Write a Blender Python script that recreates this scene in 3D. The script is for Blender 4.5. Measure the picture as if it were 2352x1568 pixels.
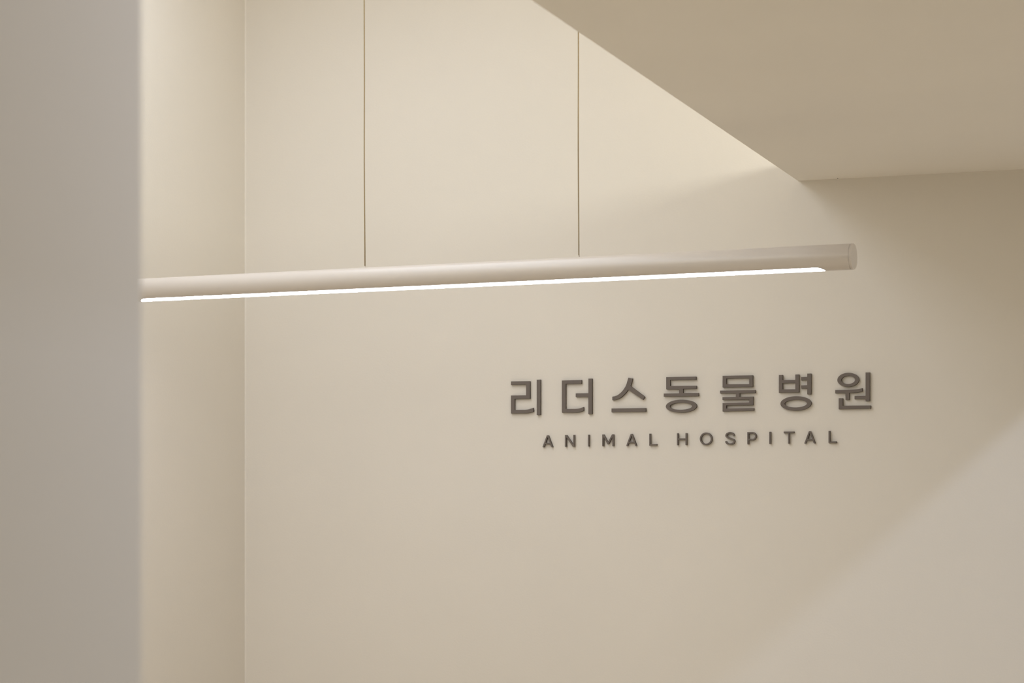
import bpy, bmesh, math
from mathutils import Vector, Matrix

for _o in list(bpy.data.objects):
    bpy.data.objects.remove(_o, do_unlink=True)
SC = bpy.context.scene
COL = SC.collection

# ------------------------------------------------------------------ camera
cam = bpy.data.objects.new('camera', bpy.data.cameras.new('camera'))
COL.objects.link(cam)
cam.location = (0.0, -6.0, 1.5)
cam.rotation_euler = (math.radians(90), 0, math.radians(19.337))
cam.data.sensor_width = 36.0
cam.data.lens = 81.782
cam.data.shift_y = (1241 - 784) / 2352.0          # level camera, rising front
cam.data.clip_start = 0.05
cam.data.dof.use_dof = True
cam.data.dof.focus_distance = 6.1
cam.data.dof.aperture_fstop = 6.5
SC.camera = cam

# ------------------------------------------------------------------ colour management, world
SC.view_settings.view_transform = 'Standard'
SC.view_settings.look = 'None'
SC.view_settings.gamma = 1.0
SC.view_settings.use_curve_mapping = False
SC.view_settings.exposure = 0.0
SC.cycles.max_bounces = 10
SC.cycles.diffuse_bounces = 8
SC.cycles.use_denoising = True

WORLD = (0.3867, 0.3424, 0.2311)
COVE = (11.386, 11.390, 10.178)
RIGHT = (21.3644, 25.6378, 34.2100)
TUBE = (17.4945, 17.5970, 19.3151)
SPOT = (16.110, 17.772, 20.254)
WALL_FILL = (7.4644, 7.3414, 6.8714)
NEAR_FILL = (6.6397, 7.1710, 8.5966)
BOUNCE_FILL = (5.3566, 5.1969, 4.4435)
LEFT_FILL = (3.4236, 3.3678, 2.9521)

w = bpy.data.worlds.new('world'); SC.world = w
w.use_nodes = True
w.node_tree.nodes['Background'].inputs[0].default_value = (*WORLD, 1)
w.node_tree.nodes['Background'].inputs[1].default_value = 1.0

# ------------------------------------------------------------------ key dimensions (metres)
WL = -2.912          # left wall
SOF_L, SOF_R = -1.311, -0.02   # the dropped soffit
SZ = 2.442           # its underside
LIP = 0.052          # thickness of its lip
CEIL = 3.30
COVE_D = 0.34        # depth of the cove behind the lip
NEAR_X, NEAR_Y = -0.897, -4.337  # corner of the nearer wall


def area(name, loc, rot, sx, sy, rgb):
    l = bpy.data.lights.new(name, 'AREA')
    l.shape = 'RECTANGLE'; l.size = sx; l.size_y = sy
    m = max(rgb)
    l.energy = m
    l.color = tuple(c / m for c in rgb) if m > 0 else (1, 1, 1)
    o = bpy.data.objects.new(name, l)
    o.location = loc; o.rotation_euler = rot
    COL.objects.link(o)
    return o

# LED strip lying in the cove on top of the soffit, throwing its light leftwards
area('cove_light', (SOF_L + COVE_D - 0.04, -3.0, SZ + LIP + 0.052), (0, math.radians(65), 0), 0.06, 5.98, COVE)
# linear lamp on the ceiling of the recess to the right of the soffit
area('recess_light', (0.93, -1.15, CEIL - 0.02), (0, 0, 0), 0.075, 1.9, RIGHT)
# soft ceiling lamp over the left recess
area('ceiling_light', (-2.30, -1.8, CEIL - 0.06), (0, 0, 0), 0.85, 2.3, SPOT)
# narrow fill added over the left floor to lift the lower left wall
_q = area('left_floor_fill', (-2.05, -1.9, CEIL - 0.01), (0, 0, 0), 0.12, 0.12, LEFT_FILL)
_q.data.spread = math.radians(40)
# unseen fill panel added in the left recess, tilted to brighten the sign wall
area('sign_wall_fill', (-2.15, -3.2, CEIL - 0.42), (math.radians(65), 0, 0), 1.3, 0.80, WALL_FILL)
# invented narrow fill; its pool on the floor bounces up to the soffit
_p = area('floor_bounce_fill', (-1.00, -2.7, SZ - 0.004), (0, 0, 0), 0.12, 0.12, BOUNCE_FILL)
_p.data.spread = math.radians(70)
# fill added under the soffit, out of view, brightening the near wall's top
area('near_wall_fill', (-0.21, -3.89, SZ - 0.004), (0, 0, 0), 0.12, 0.12, NEAR_FILL)


# ------------------------------------------------------------------ materials
def mat(name, rgb, rough=0.6, spec=0.3, metal=0.0, bump=0.0, bscale=60.0, mottle=0.0, mscale=3.0):
    m = bpy.data.materials.new(name); m.use_nodes = True
    nt = m.node_tree; b = nt.nodes['Principled BSDF']
    b.inputs['Base Color'].default_value = (*rgb, 1)
    b.inputs['Roughness'].default_value = rough
    b.inputs['Specular IOR Level'].default_value = spec
    b.inputs['Metallic'].default_value = metal
    if bump or mottle:
        tc = nt.nodes.new('ShaderNodeTexCoord')
    if mottle:
        n = nt.nodes.new('ShaderNodeTexNoise'); n.inputs['Scale'].default_value = mscale
        n.inputs['Detail'].default_value = 4
        nt.links.new(tc.outputs['Object'], n.inputs['Vector'])
        r = nt.nodes.new('ShaderNodeValToRGB')
        r.color_ramp.elements[0].position = 0.3; r.color_ramp.elements[1].position = 0.7
        r.color_ramp.elements[0].color = (*[c * (1 - mottle) for c in rgb], 1)
        r.color_ramp.elements[1].color = (*[min(1, c * (1 + mottle)) for c in rgb], 1)
        nt.links.new(n.outputs['Fac'], r.inputs['Fac'])
        nt.links.new(r.outputs['Color'], b.inputs['Base Color'])
    if bump:
        n2 = nt.nodes.new('ShaderNodeTexNoise'); n2.inputs['Scale'].default_value = bscale
        n2.inputs['Detail'].default_value = 3
        nt.links.new(tc.outputs['Object'], n2.inputs['Vector'])
        bp = nt.nodes.new('ShaderNodeBump'); bp.inputs['Strength'].default_value = bump
        bp.inputs['Distance'].default_value = 0.002
        nt.links.new(n2.outputs['Fac'], bp.inputs['Height'])
        nt.links.new(bp.outputs['Normal'], b.inputs['Normal'])
    return m

M_WALL = mat('painted_plaster', (0.74, 0.70, 0.64), 0.75, 0.15, bump=0.10, bscale=180, mottle=0.012, mscale=2.2)
M_CEIL = mat('ceiling_paint', (0.84, 0.80, 0.735), 0.8, 0.15, bump=0.08, bscale=160, mottle=0.01)
M_FLOOR = mat('floor_tile', (0.66, 0.58, 0.47), 0.5, 0.3, mottle=0.05)
M_TUBE = mat('powder_coat', (0.60, 0.55, 0.505), 0.30, 0.55)
M_CAP = mat('cap_coat', (0.90, 0.865, 0.85), 0.5, 0.3)
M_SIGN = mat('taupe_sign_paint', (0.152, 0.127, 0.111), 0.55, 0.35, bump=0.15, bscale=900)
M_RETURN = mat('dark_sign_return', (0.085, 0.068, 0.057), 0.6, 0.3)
M_CABLE = mat('bronze_cable', (0.24, 0.165, 0.06), 0.5, 0.4)
M_CAULK = mat('caulk', (0.76, 0.72, 0.66), 0.5, 0.3)
M_SCREW = mat('dark_screw', (0.03, 0.025, 0.02), 0.6, 0.3)
M_LENS = bpy.data.materials.new('glowing_diffuser'); M_LENS.use_nodes = True
_nt = M_LENS.node_tree
_b = _nt.nodes['Principled BSDF']
_b.inputs['Base Color'].default_value = (0.9, 0.88, 0.84, 1)
_m = max(max(TUBE), 1e-6)
_b.inputs['Emission Color'].default_value = (*[c / _m for c in TUBE], 1)
_b.inputs['Emission Strength'].default_value = _m


# ------------------------------------------------------------------ helpers
def link_mesh(name, me, m, parent=None, loc=(0, 0, 0)):
    if m is not None and not me.materials:
        me.materials.append(m)
    o = bpy.data.objects.new(name, me)
    COL.objects.link(o)
    o.location = loc
    if parent is not None:
        o.parent = parent
    return o


def box_mesh(name, lo, hi, bevel=0.0):
    bm = bmesh.new()
    bmesh.ops.create_cube(bm, size=1.0)
    for v in bm.verts:
        v.co = Vector([(lo[i] + hi[i]) / 2 + v.co[i] * (hi[i] - lo[i]) for i in range(3)])
    if bevel:
        bmesh.ops.bevel(bm, geom=list(bm.edges), offset=bevel, segments=2, affect='EDGES', profile=0.5)
    me = bpy.data.meshes.new(name); bm.to_mesh(me); bm.free()
    return me


def structure(name, lo, hi, m, bevel=0.0, label=None, cat=None):
    o = link_mesh(name, box_mesh(name, lo, hi, bevel), m)
    o['kind'] = 'structure'
    o['label'] = label; o['category'] = cat
    return o


def tube_mesh(name, pts, r, n=16):
    bm = bmesh.new(); rings = []
    for i, p in enumerate(pts):
        a = Vector(pts[max(i - 1, 0)]); b = Vector(pts[min(i + 1, len(pts) - 1)])
        t = (b - a).normalized()
        u = t.cross(Vector((0, 1, 0))).normalized(); v = t.cross(u)
        rings.append([bm.verts.new(Vector(p) + u * (r * math.cos(2 * math.pi * k / n)) + v * (r * math.sin(2 * math.pi * k / n))) for k in range(n)])
    for A, B in zip(rings, rings[1:]):
        for k in range(n):
            bm.faces.new((A[k], A[(k + 1) % n], B[(k + 1) % n], B[k]))
    bm.faces.new(rings[0]); bm.faces.new(rings[-1])
    bmesh.ops.recalc_face_normals(bm, faces=bm.faces)
    me = bpy.data.meshes.new(name); bm.to_mesh(me); bm.free()
    for p in me.polygons: p.use_smooth = len(p.vertices) == 4
    return me


# ------------------------------------------------------------------ the room
structure('floor', (-3.1, -9.5, -0.1), (4.5, 0.2, 0.0), M_FLOOR, label='plain beige floor of the lobby', cat='floor')
structure('ceiling', (-3.1, -9.5, CEIL), (4.5, 0.2, CEIL + 0.1), M_CEIL, label='off-white upper ceiling above the recesses', cat='ceiling')
structure('wall_back', (-3.1, 0.0, 0.0), (4.5, 0.2, CEIL), M_WALL, label='warm off-white wall carrying the raised sign letters', cat='wall')
structure('wall_left', (WL - 0.2, -4.2, 0.0), (WL, 0.0, CEIL), M_WALL, label='off-white side wall meeting the sign wall at the left corner', cat='wall')
structure('wall_near', (NEAR_X - 0.16, -9.0, 0.0), (NEAR_X, NEAR_Y, CEIL), M_WALL, bevel=0.004,
          label='grey-white nearer wall, blurred, at the left edge of the photo', cat='wall')

# the dropped soffit: one slab with a projecting lip and an upstand behind the cove
bm = bmesh.new()
prof = [(SOF_L, SZ), (SOF_R, SZ), (SOF_R, CEIL), (SOF_L + COVE_D, CEIL), (SOF_L + COVE_D, SZ + LIP), (SOF_L, SZ + LIP)]
fr = [bm.verts.new((x, -9.0, z)) for x, z in prof]
bk = [bm.verts.new((x, 0.0, z)) for x, z in prof]
for i in range(6):
    bm.faces.new((fr[i], fr[(i + 1) % 6], bk[(i + 1) % 6], bk[i]))
bm.faces.new(fr); bm.faces.new(list(reversed(bk)))
bmesh.ops.recalc_face_normals(bm, faces=bm.faces)
me = bpy.data.meshes.new('ceiling_soffit'); bm.to_mesh(me); bm.free()
so = link_mesh('ceiling_soffit', me, M_CEIL)
so['kind'] = 'structure'; so['label'] = 'beige dropped ceiling soffit meeting the wall above the sign'; so['category'] = 'ceiling'

# thin bead of filler down the inner corner of the left wall
bm = bmesh.new()
pr = [(WL, 0.0), (WL, -0.0012), (WL + 0.002, -0.0010), (WL + 0.004, -0.0004), (WL + 0.0048, 0.0)]
lo_ = [bm.verts.new((x, y, 0.0)) for x, y in pr]; hi_ = [bm.verts.new((x, y, CEIL)) for x, y in pr]
for i in range(5):
    bm.faces.new((lo_[i], lo_[(i + 1) % 5], hi_[(i + 1) % 5], hi_[i]))
bm.faces.new(lo_); bm.faces.new(hi_)
bmesh.ops.recalc_face_normals(bm, faces=bm.faces)
me = bpy.data.meshes.new('trim_1'); bm.to_mesh(me); bm.free()
tr = link_mesh('trim_1', me, M_CAULK); tr['kind'] = 'structure'
tr['label'] = 'thin pale filler bead down the corner between the two far walls'; tr['category'] = 'trim'

# ------------------------------------------------------------------ sign letters
T = 0.008   # letter thickness


def outline_mesh(name, loops, thick=T, bev=0.0004):
    """loops: closed outlines in wall millimetres (x, z); holes are loops inside loops."""
    cu = bpy.data.curves.new(name, 'CURVE')
    cu.dimensions = '2D'; cu.fill_mode = 'BOTH'
    cu.extrude = thick / 2 - bev; cu.bevel_depth = bev; cu.bevel_resolution = 1; cu.offset = -bev
    for lp in loops:
        s = cu.splines.new('POLY'); s.points.add(len(lp) - 1)
        for p, (x, z) in zip(s.points, lp):
            p.co = (x, z, 0, 1)
        s.use_cyclic_u = True
    o = bpy.data.objects.new(name, cu); COL.objects.link(o)
    dg = bpy.context.evaluated_depsgraph_get()
    me = bpy.data.meshes.new_from_object(o.evaluated_get(dg))
    bpy.data.objects.remove(o, do_unlink=True)
    bpy.data.curves.remove(cu)
    # curve plane (x, y, z) -> wall plane (x, -depth, z)
    me.transform(Matrix(((1, 0, 0, 0), (0, 0, -1, 0), (0, 1, 0, 0), (0, 0, 0, 1))))
    me.name = name
    me.materials.append(M_SIGN); me.materials.append(M_RETURN)   # returns get a darker colour than the faces
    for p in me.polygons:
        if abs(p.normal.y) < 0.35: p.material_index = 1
    return me


def ellipse(e, n=72):
    _, cx, cz, rx, rz = e
    return [(cx + rx * math.cos(2 * math.pi * k / n), cz + rz * math.sin(2 * math.pi * k / n)) for k in range(n)]

KOREAN = [
('ri', [('consonant', [[(-2106.1, 1934.5), (-2051.0, 1933.8), (-2051.0, 1886.1), (-2095.3, 1886.4), (-2095.3, 1856.5), (-2064.2, 1856.2), (-2057.4, 1856.8), (-2051.5, 1857.9), (-2041.5, 1861.0), (-2040.6, 1851.2), (-2046.3, 1849.3), (-2052.2, 1847.8), (-2058.2, 1846.9), (-2064.2, 1846.6), (-2106.1, 1847.0), (-2106.1, 1895.9), (-2062.4, 1895.7), (-2062.4, 1924.6), (-2106.1, 1924.9)]]), ('vowel', [[(-2031.7, 1937.3), (-2021.0, 1937.4), (-2021.0, 1841.3), (-2031.7, 1841.2)]])]),
('deo', [('consonant', [[(-1959.9, 1933.6), (-1903.9, 1933.7), (-1903.9, 1923.5), (-1948.7, 1923.9), (-1948.7, 1856.1), (-1920.4, 1856.0), (-1913.8, 1856.5), (-1907.9, 1857.5), (-1898.1, 1860.6), (-1897.8, 1851.0), (-1902.8, 1849.0), (-1907.2, 1847.5), (-1913.0, 1846.4), (-1918.9, 1845.8), (-1959.9, 1846.5)]]), ('vowel', [[(-1884.6, 1937.0), (-1874.0, 1936.8), (-1874.0, 1841.2), (-1884.6, 1841.1), (-1884.6, 1887.5), (-1920.4, 1888.1), (-1920.4, 1897.8), (-1884.6, 1897.6)]])]),
('seu', [('consonant', [[(-1772.1, 1936.7), (-1760.5, 1934.6), (-1761.5, 1928.4), (-1763.1, 1922.1), (-1766.0, 1914.6), (-1725.9, 1884.6), (-1731.6, 1876.6), (-1772.4, 1904.3), (-1779.3, 1895.8), (-1786.6, 1888.9), (-1793.1, 1883.8), (-1799.6, 1880.5), (-1806.9, 1878.3), (-1814.9, 1877.3), (-1817.1, 1877.6), (-1817.1, 1886.7), (-1809.8, 1887.9), (-1804.7, 1889.6), (-1799.6, 1892.3), (-1795.0, 1895.7), (-1790.9, 1899.4), (-1787.0, 1903.5), (-1783.7, 1908.0), (-1780.1, 1913.9), (-1777.2, 1920.4), (-1774.6, 1928.7)]]), ('vowel', [[(-1819.3, 1855.1), (-1723.3, 1854.7), (-1723.3, 1844.6), (-1819.3, 1845.3)]])]),
('dong', [('stroke', [[(-1667.0, 1935.9), (-1584.8, 1935.4), (-1584.8, 1927.1), (-1656.2, 1927.8), (-1656.2, 1912.1), (-1583.6, 1911.2), (-1583.6, 1903.1), (-1620.5, 1903.4), (-1620.5, 1892.7), (-1577.9, 1891.8), (-1577.9, 1883.6), (-1673.8, 1884.2), (-1673.8, 1892.3), (-1631.2, 1892.0), (-1631.2, 1902.9), (-1667.0, 1903.3)]]), ('ring', [('e', -1625.5, 1857.7, 42.5, 17.4), ('e', -1626.0, 1857.4, 30.7, 9.2)])]),
('mul', [('consonant', [[(-1512.4, 1935.7), (-1430.7, 1935.3), (-1430.7, 1904.7), (-1512.4, 1905.3)], [(-1502.2, 1927.9), (-1440.5, 1927.6), (-1440.5, 1912.2), (-1502.2, 1913.1)]]), ('stroke', [[(-1519.5, 1896.8), (-1423.3, 1896.1), (-1423.3, 1888.7), (-1466.1, 1888.9), (-1466.1, 1879.2), (-1429.7, 1879.2), (-1429.7, 1856.9), (-1502.2, 1856.9), (-1502.2, 1849.1), (-1427.9, 1849.0), (-1427.9, 1841.9), (-1512.4, 1841.5), (-1512.4, 1863.7), (-1440.5, 1864.0), (-1440.5, 1871.5), (-1512.7, 1872.0), (-1512.7, 1879.1), (-1476.6, 1879.2), (-1476.6, 1889.0), (-1519.5, 1889.4)]])]),
('byeong', [('consonant', [[(-1360.7, 1934.2), (-1350.7, 1934.2), (-1350.7, 1921.1), (-1316.9, 1920.7), (-1316.9, 1934.5), (-1306.8, 1934.6), (-1306.8, 1887.5), (-1360.7, 1888.0)], [(-1350.7, 1912.5), (-1316.9, 1912.6), (-1316.9, 1896.1), (-1350.7, 1896.3)]]), ('vowel', [[(-1285.2, 1936.2), (-1274.9, 1936.2), (-1274.9, 1882.1), (-1285.2, 1882.0), (-1285.2, 1897.5), (-1301.3, 1897.6), (-1301.3, 1905.7), (-1285.2, 1906.0), (-1285.2, 1919.2), (-1301.3, 1919.0), (-1301.3, 1927.4), (-1285.2, 1927.6)]]), ('ring', [('e', -1315.4, 1858.8, 41.2, 19.0), ('e', -1315.5, 1858.4, 29.6, 9.9)])]),
('won', [('ring', [('e', -1177.2, 1917.5, 28.5, 18.3), ('e', -1177.2, 1917.2, 17.9, 10.4)]), ('vowel', [[(-1211.4, 1891.6), (-1174.4, 1891.4), (-1163.6, 1891.8), (-1155.4, 1892.4), (-1147.3, 1893.4), (-1140.6, 1895.0), (-1140.3, 1886.7), (-1147.3, 1885.1), (-1155.4, 1884.0), (-1163.6, 1883.5), (-1174.2, 1883.4), (-1174.2, 1865.5), (-1184.2, 1865.7), (-1184.5, 1883.3), (-1211.4, 1883.2)]]), ('vowel', [[(-1131.8, 1935.5), (-1121.0, 1935.4), (-1121.0, 1861.2), (-1131.8, 1861.1), (-1131.8, 1866.8), (-1160.6, 1866.9), (-1160.6, 1875.1), (-1131.8, 1875.1)]]), ('consonant', [[(-1202.2, 1870.1), (-1191.4, 1870.1), (-1191.4, 1850.4), (-1118.3, 1849.7), (-1118.3, 1841.5), (-1202.2, 1841.7)]])]),
]
KLABEL = {
    'ri': ('리', 'leftmost of the large Korean row on the wall'),
    'deo': ('더', 'second from the left in the large Korean row'),
    'seu': ('스', 'between 더 and 동 in the large Korean row'),
    'dong': ('동', 'at the middle of the large Korean row'),
    'mul': ('물', 'between 동 and 병 in the large Korean row'),
    'byeong': ('병', 'second from the right in the large Korean row'),
    'won': ('원', 'rightmost of the large Korean row on the wall'),
}
for key, parts in KOREAN:
    allp = []
    for _, lps in parts:
        for lp in lps:
            allp += ellipse(lp) if lp[0] == 'e' else lp
    ox = (min(p[0] for p in allp) + max(p[0] for p in allp)) / 2
    oz = min(p[1] for p in allp)
    root = bpy.data.objects.new('sign_letter', None); COL.objects.link(root)
    root.location = (ox / 1000, 0.0, oz / 1000); root.empty_display_size = 0.02
    ch, where = KLABEL[key]
    root['label'] = 'dark taupe raised Korean letter %s, %s' % (ch, where)
    root['category'] = 'letter'
    root['group'] = 'large Korean letters of the wall sign'
    for pn, lps in parts:
        loops = [ellipse(lp) if lp[0] == 'e' else lp for lp in lps]
        loops = [[((x - ox) / 1000, (z - oz) / 1000) for x, z in lp] for lp in loops]
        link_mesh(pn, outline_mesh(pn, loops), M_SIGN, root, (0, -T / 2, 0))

# Latin capitals, drawn in a box of cap height 1; V = stem width, H = bar width
V, H = 0.128, 0.130


def ribbon(pts, wd):
    L, R = [], []
    for i, p in enumerate(pts):
        a = pts[max(i - 1, 0)]; b = pts[min(i + 1, len(pts) - 1)]
        dx, dy = b[0] - a[0], b[1] - a[1]; q = math.hypot(dx, dy)
        nx, ny = -dy / q * wd / 2, dx / q * wd / 2
        L.append((p[0] + nx, p[1] + ny)); R.append((p[0] - nx, p[1] - ny))
    return [L + R[::-1]]


def g_A():
    w_ = 0.93; c = w_ / 2; t = 0.078; v = 0.142
    sl = (c - t)            # outer edge goes from (0,0) to (c-t,1)
    def ix(y): return v + (c - v) * y / 0.86          # inner edge of left leg
    y0, y1 = 0.235, 0.355
    return [[(0, 0), (v, 0), (ix(y0), y0), (w_ - ix(y0), y0), (w_ - v, 0), (w_, 0), (c + t, 1), (c - t, 1)],
            [(ix(y1), y1), (w_ - ix(y1), y1), (c, 0.86)]], w_


def g_N():
    w_ = 0.86; d = 0.165
    return [[(0, 0), (V, 0), (V, 0.80), (w_ - d, 0), (w_, 0), (w_, 1), (w_ - V, 1), (w_ - V, 0.20), (d, 1), (0, 1)]], w_


def g_I():
    return [[(0, 0), (V, 0), (V, 1), (0, 1)]], V


def g_M():
    w_ = 1.02; c = w_ / 2; d = 0.15
    return [[(0, 0), (V, 0), (V, 0.77), (c - 0.055, 0.175), (c + 0.055, 0.175), (w_ - V, 0.77), (w_ - V, 0), (w_, 0), (w_, 1),
             (w_ - d, 1), (c, 0.36), (d, 1), (0, 1)]], w_


def g_L():
    w_ = 0.67
    return [[(0, 0), (w_, 0), (w_, H), (V, H), (V, 1), (0, 1)]], w_


def g_H():
    w_ = 0.86; a = 0.445
    return [[(0, 0), (V, 0), (V, a), (w_ - V, a), (w_ - V, 0), (w_, 0), (w_, 1), (w_ - V, 1), (w_ - V, a + H), (V, a + H), (V, 1), (0, 1)]], w_


def g_O():
    rx, ry = 0.535, 0.53
    f = lambda x, y: [(0.535 + x * math.cos(k * math.pi / 36), 0.5 + y * math.sin(k * math.pi / 36)) for k in range(72)]
    return [f(rx, ry), f(rx - 0.132, ry - 0.128)], 1.07


def g_S():
    p = []
    # upper bowl: from its open right end round over the top and down its left side
    for a in range(-2, 206, 8):
        p.append((0.43 + 0.335 * math.cos(math.radians(a)), 0.735 + 0.232 * math.sin(math.radians(a))))
    q = []
    for a in range(26, -186, -8):
        q.append((0.44 + 0.36 * math.cos(math.radians(a)), 0.262 + 0.230 * math.sin(math.radians(a))))
    mid = []
    a0, b0 = p[-1], q[0]
    for k in range(1, 8):          # smooth spine between the two bowls
        t = k / 8
        c1 = (a0[0] + 0.085, a0[1] - 0.095); c2 = (b0[0] - 0.10, b0[1] + 0.085)
        mid.append(tuple((1 - t) ** 3 * a0[i] + 3 * (1 - t) ** 2 * t * c1[i] + 3 * (1 - t) * t * t * c2[i] + t ** 3 * b0[i] for i in (0, 1)))
    return ribbon(p + mid + q, 0.130), 0.80


def g_P():
    w_ = 0.78; cx = 0.44; ym = 0.655; ro = 0.345; ri = ro - 0.13
    out = [(0, 0), (V, 0), (V, ym - ro), (cx, ym - ro)]
    out += [(cx + (w_ - cx) * math.cos(math.radians(a)), ym + ro * math.sin(math.radians(a))) for a in range(-80, 90, 10)]
    out += [(cx, 1), (0, 1)]
    inn = [(V, ym - ri), (cx, ym - ri)] + [(cx + (w_ - cx - 0.13) * math.cos(math.radians(a)), ym + ri * math.sin(math.radians(a))) for a in range(-80, 90, 10)]
    inn += [(cx, ym + ri), (V, ym + ri)]
    return [out, inn], w_


def g_T():
    w_ = 0.87; c = w_ / 2
    return [[(c - V / 2, 0), (c + V / 2, 0), (c + V / 2, 1 - H), (w_, 1 - H), (w_, 1), (0, 1), (0, 1 - H), (c - V / 2, 1 - H)]], w_

CAP, BASE = 0.0318, 1.7539
LATIN = [('A', g_A, -2.0151, 'first letter of ANIMAL, left end of the small row'),
         ('N', g_N, -1.9509, 'second letter of ANIMAL in the small row'),
         ('I', g_I, -1.8859, 'between N and M of ANIMAL in the small row'),
         ('M', g_M, -1.8454, 'in the middle of ANIMAL in the small row'),
         ('A', g_A, -1.7782, 'between M and L of ANIMAL in the small row'),
         ('L', g_L, -1.7139, 'last letter of ANIMAL in the small row'),
         ('H', g_H, -1.6372, 'first letter of HOSPITAL in the small row'),
         ('O', g_O, -1.5746, 'second letter of HOSPITAL in the small row'),
         ('S', g_S, -1.5061, 'third letter of HOSPITAL in the small row'),
         ('P', g_P, -1.4455, 'fourth letter of HOSPITAL in the small row'),
         ('I', g_I, -1.3864, 'between P and T of HOSPITAL in the small row'),
         ('T', g_T, -1.3479, 'between I and A of HOSPITAL in the small row'),
         ('A', g_A, -1.2931, 'between T and L of HOSPITAL in the small row'),
         ('L', g_L, -1.2289, 'last letter of HOSPITAL, right end of the small row')]
for ch, fn, x, where in LATIN:
    loops, wd = fn()
    loops = [[(a * CAP, b * CAP) for a, b in lp] for lp in loops]
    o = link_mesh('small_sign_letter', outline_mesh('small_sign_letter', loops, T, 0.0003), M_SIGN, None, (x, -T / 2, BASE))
    o['label'] = 'dark taupe raised capital %s, %s' % (ch, where)
    o['category'] = 'letter'
    o['group'] = 'small capital letters of the wall sign'

# ------------------------------------------------------------------ pendant tube lamp
R = 0.0283
AX = Vector((-1, 0, 0))
end_r = Vector((-0.969, -1.0, 2.1150))          # right end of the tube
yaw = math.radians(-3.0)
AX = Vector((-math.cos(yaw), -math.sin(yaw), 0))  # runs left, slightly towards the wall
LEN = 1.848
lamp = bpy.data.objects.new('pendant_lamp', None); COL.objects.link(lamp)
lamp.location = end_r + AX * (LEN / 2)
lamp.rotation_euler = (0, 0, yaw)
lamp.empty_display_size = 0.1
lamp['label'] = 'long off-white tube pendant lamp, lit underneath, hanging by two thin cables'
lamp['category'] = 'pendant lamp'
HL = LEN / 2
# local axes: x along the tube (+x = right end), z up
A0 = math.radians(35.5)
ENDR = R * A0
S1 = HL - 0.064 - ENDR        # where the straight edges of the slot stop
S0 = -S1
CAPT = 0.006


def half(s):
    if S0 <= s <= S1:
        return A0
    d = (s - S1) if s > S1 else (S0 - s)
    if d >= ENDR:
        return 0.0
    return A0 * math.sqrt(max(0, 1 - (d / ENDR) ** 2))

st = [-HL + CAPT + 0.0006]
st += [S0 - ENDR * math.cos(k * math.pi / 48) for k in range(24)] + [S0]
st += [S0 + (S1 - S0) * k / 12 for k in range(1, 12)]
st += [S1] + [S1 + ENDR * math.sin(k * math.pi / 48) for k in range(1, 25)]
st += [HL - CAPT - 0.0006]


def pt(s, a, r):   # a measured from straight down
    return (s, r * math.sin(a), -r * math.cos(a))

bm = bmesh.new(); NB = 64; rows = []
for s in st:
    h = half(s)
    rows.append([bm.verts.new(pt(s, h + (2 * math.pi - 2 * h) * k / NB, R)) for k in range(NB + 1)])
for A, B in zip(rows, rows[1:]):
    for k in range(NB):
        bm.faces.new((A[k], A[k + 1], B[k + 1], B[k]))
bmesh.ops.remove_doubles(bm, verts=bm.verts, dist=1e-6)
bmesh.ops.recalc_face_normals(bm, faces=bm.faces)
me = bpy.data.meshes.new('tube_body'); bm.to_mesh(me); bm.free()
for p in me.polygons: p.use_smooth = True
body = link_mesh('tube_body', me, M_TUBE, lamp)

bm = bmesh.new(); NL = 20; rows = []
for s in [x for x in st if S0 - ENDR - 1e-9 <= x <= S1 + ENDR + 1e-9]:
    h = half(s)
    rows.append([bm.verts.new(pt(s, -h + 2 * h * k / NL, R - 0.0002)) for k in range(NL + 1)])
for A, B in zip(rows, rows[1:]):
    for k in range(NL):
        bm.faces.new((A[k], A[k + 1], B[k + 1], B[k]))
bmesh.ops.remove_doubles(bm, verts=bm.verts, dist=1e-6)
for f in bm.faces:
    if f.normal.z > 0: f.normal_flip()
me = bpy.data.meshes.new('diffuser'); bm.to_mesh(me); bm.free()
for p in me.polygons: p.use_smooth = True
dif = link_mesh('diffuser', me, M_LENS, lamp)
dif['label'] = 'glowing white diffuser strip'

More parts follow.
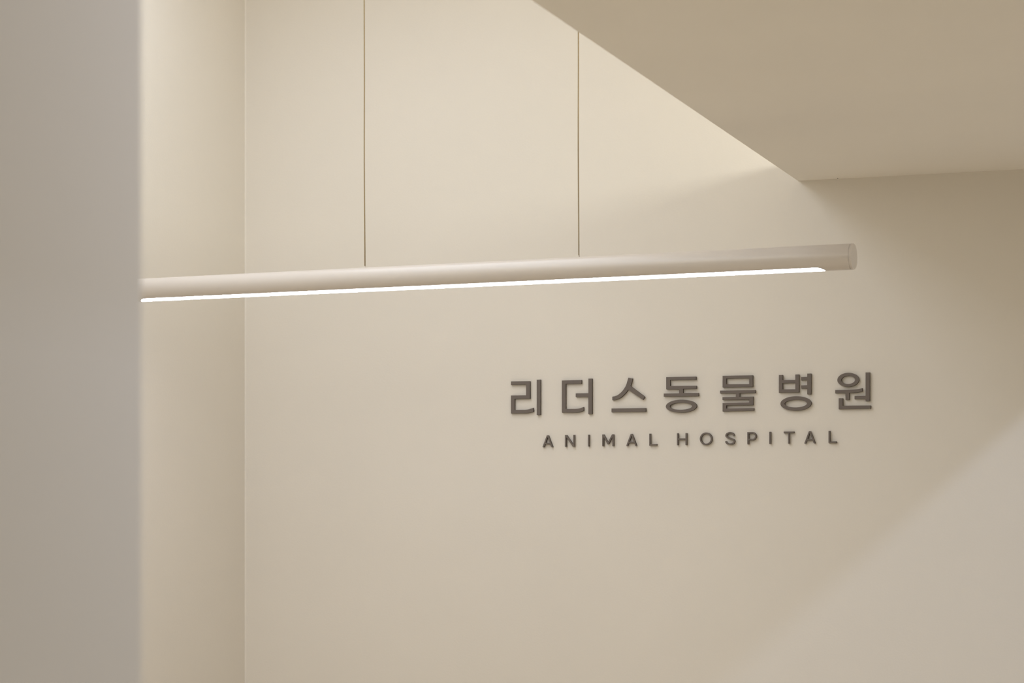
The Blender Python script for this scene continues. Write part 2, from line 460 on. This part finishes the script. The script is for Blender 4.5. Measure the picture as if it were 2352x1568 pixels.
for sg in (1, -1):
    prof = [(-0.004, 0.0), (-0.004, R - 0.0001), (-0.002, R - 0.0001), (-0.002, R - 0.0014), (0.0, R - 0.0014), (0.0, R - 0.0004), (0.0004, R), (CAPT - 0.0008, R), (CAPT, R - 0.0008), (CAPT, 0.0)]
    bm = bmesh.new(); NC = 64; rings = []
    for dx, rr in prof:
        xx = sg * (HL - CAPT + dx)
        rings.append([bm.verts.new((xx, rr * math.cos(2 * math.pi * k / NC), rr * math.sin(2 * math.pi * k / NC))) for k in range(NC)])
    for A, B in zip(rings, rings[1:]):
        for k in range(NC):
            bm.faces.new((A[k], A[(k + 1) % NC], B[(k + 1) % NC], B[k]))
    bmesh.ops.remove_doubles(bm, verts=bm.verts, dist=1e-6)
    bmesh.ops.dissolve_degenerate(bm, edges=bm.edges, dist=1e-6)
    bmesh.ops.recalc_face_normals(bm, faces=bm.faces)
    me = bpy.data.meshes.new('end_cap'); bm.to_mesh(me); bm.free()
    me.materials.append(M_CAP); me.materials.append(M_TUBE)
    for p in me.polygons:
        if abs(p.normal.x) < 0.5: p.material_index = 1       # the rim is coated like the tube
    link_mesh('end_cap', me, None, lamp)


def to_local(p):
    return Matrix.Rotation(-yaw, 4, 'Z') @ (Vector(p) - lamp.location)

top = CEIL - lamp.location.z
for cx, lean, kink in ((-0.2522, -0.0040, 0.0010), (0.2866, -0.0026, 0.0009)):
    zb = R + 0.0032
    pts = []
    for k in range(25):
        t = k / 24
        z = zb + (top - zb) * t
        x = cx + lean * t - kink * math.sin(math.pi * min(1, t * 2.4)) ** 2 * (1 if t < 0.42 else 0)
        pts.append((x, 0, z))
    cb = link_mesh('cable', tube_mesh('cable', pts, 0.00125, 12), M_CABLE, lamp)
    cb['label'] = 'thin bronze suspension cable'
    bm = bmesh.new()
    bmesh.ops.create_cone(bm, cap_ends=True, segments=24, radius1=0.0026, radius2=0.0018, depth=0.005)
    me = bpy.data.meshes.new('cable_grip'); bm.to_mesh(me); bm.free()
    link_mesh('cable_grip', me, M_TUBE, lamp, (cx, 0, R + 0.0012))

# ------------------------------------------------------------------ small dark screw head in the soffit by the wall
bm = bmesh.new()
bmesh.ops.create_cone(bm, cap_ends=True, segments=16, radius1=0.0011, radius2=0.0014, depth=0.001)
me = bpy.data.meshes.new('screw_head'); bm.to_mesh(me); bm.free()
sc = link_mesh('screw_head', me, M_SCREW, None, (-1.205, -0.006, SZ - 0.0005))
sc['label'] = 'tiny dark screw head in the soffit where it meets the wall'; sc['category'] = 'screw'
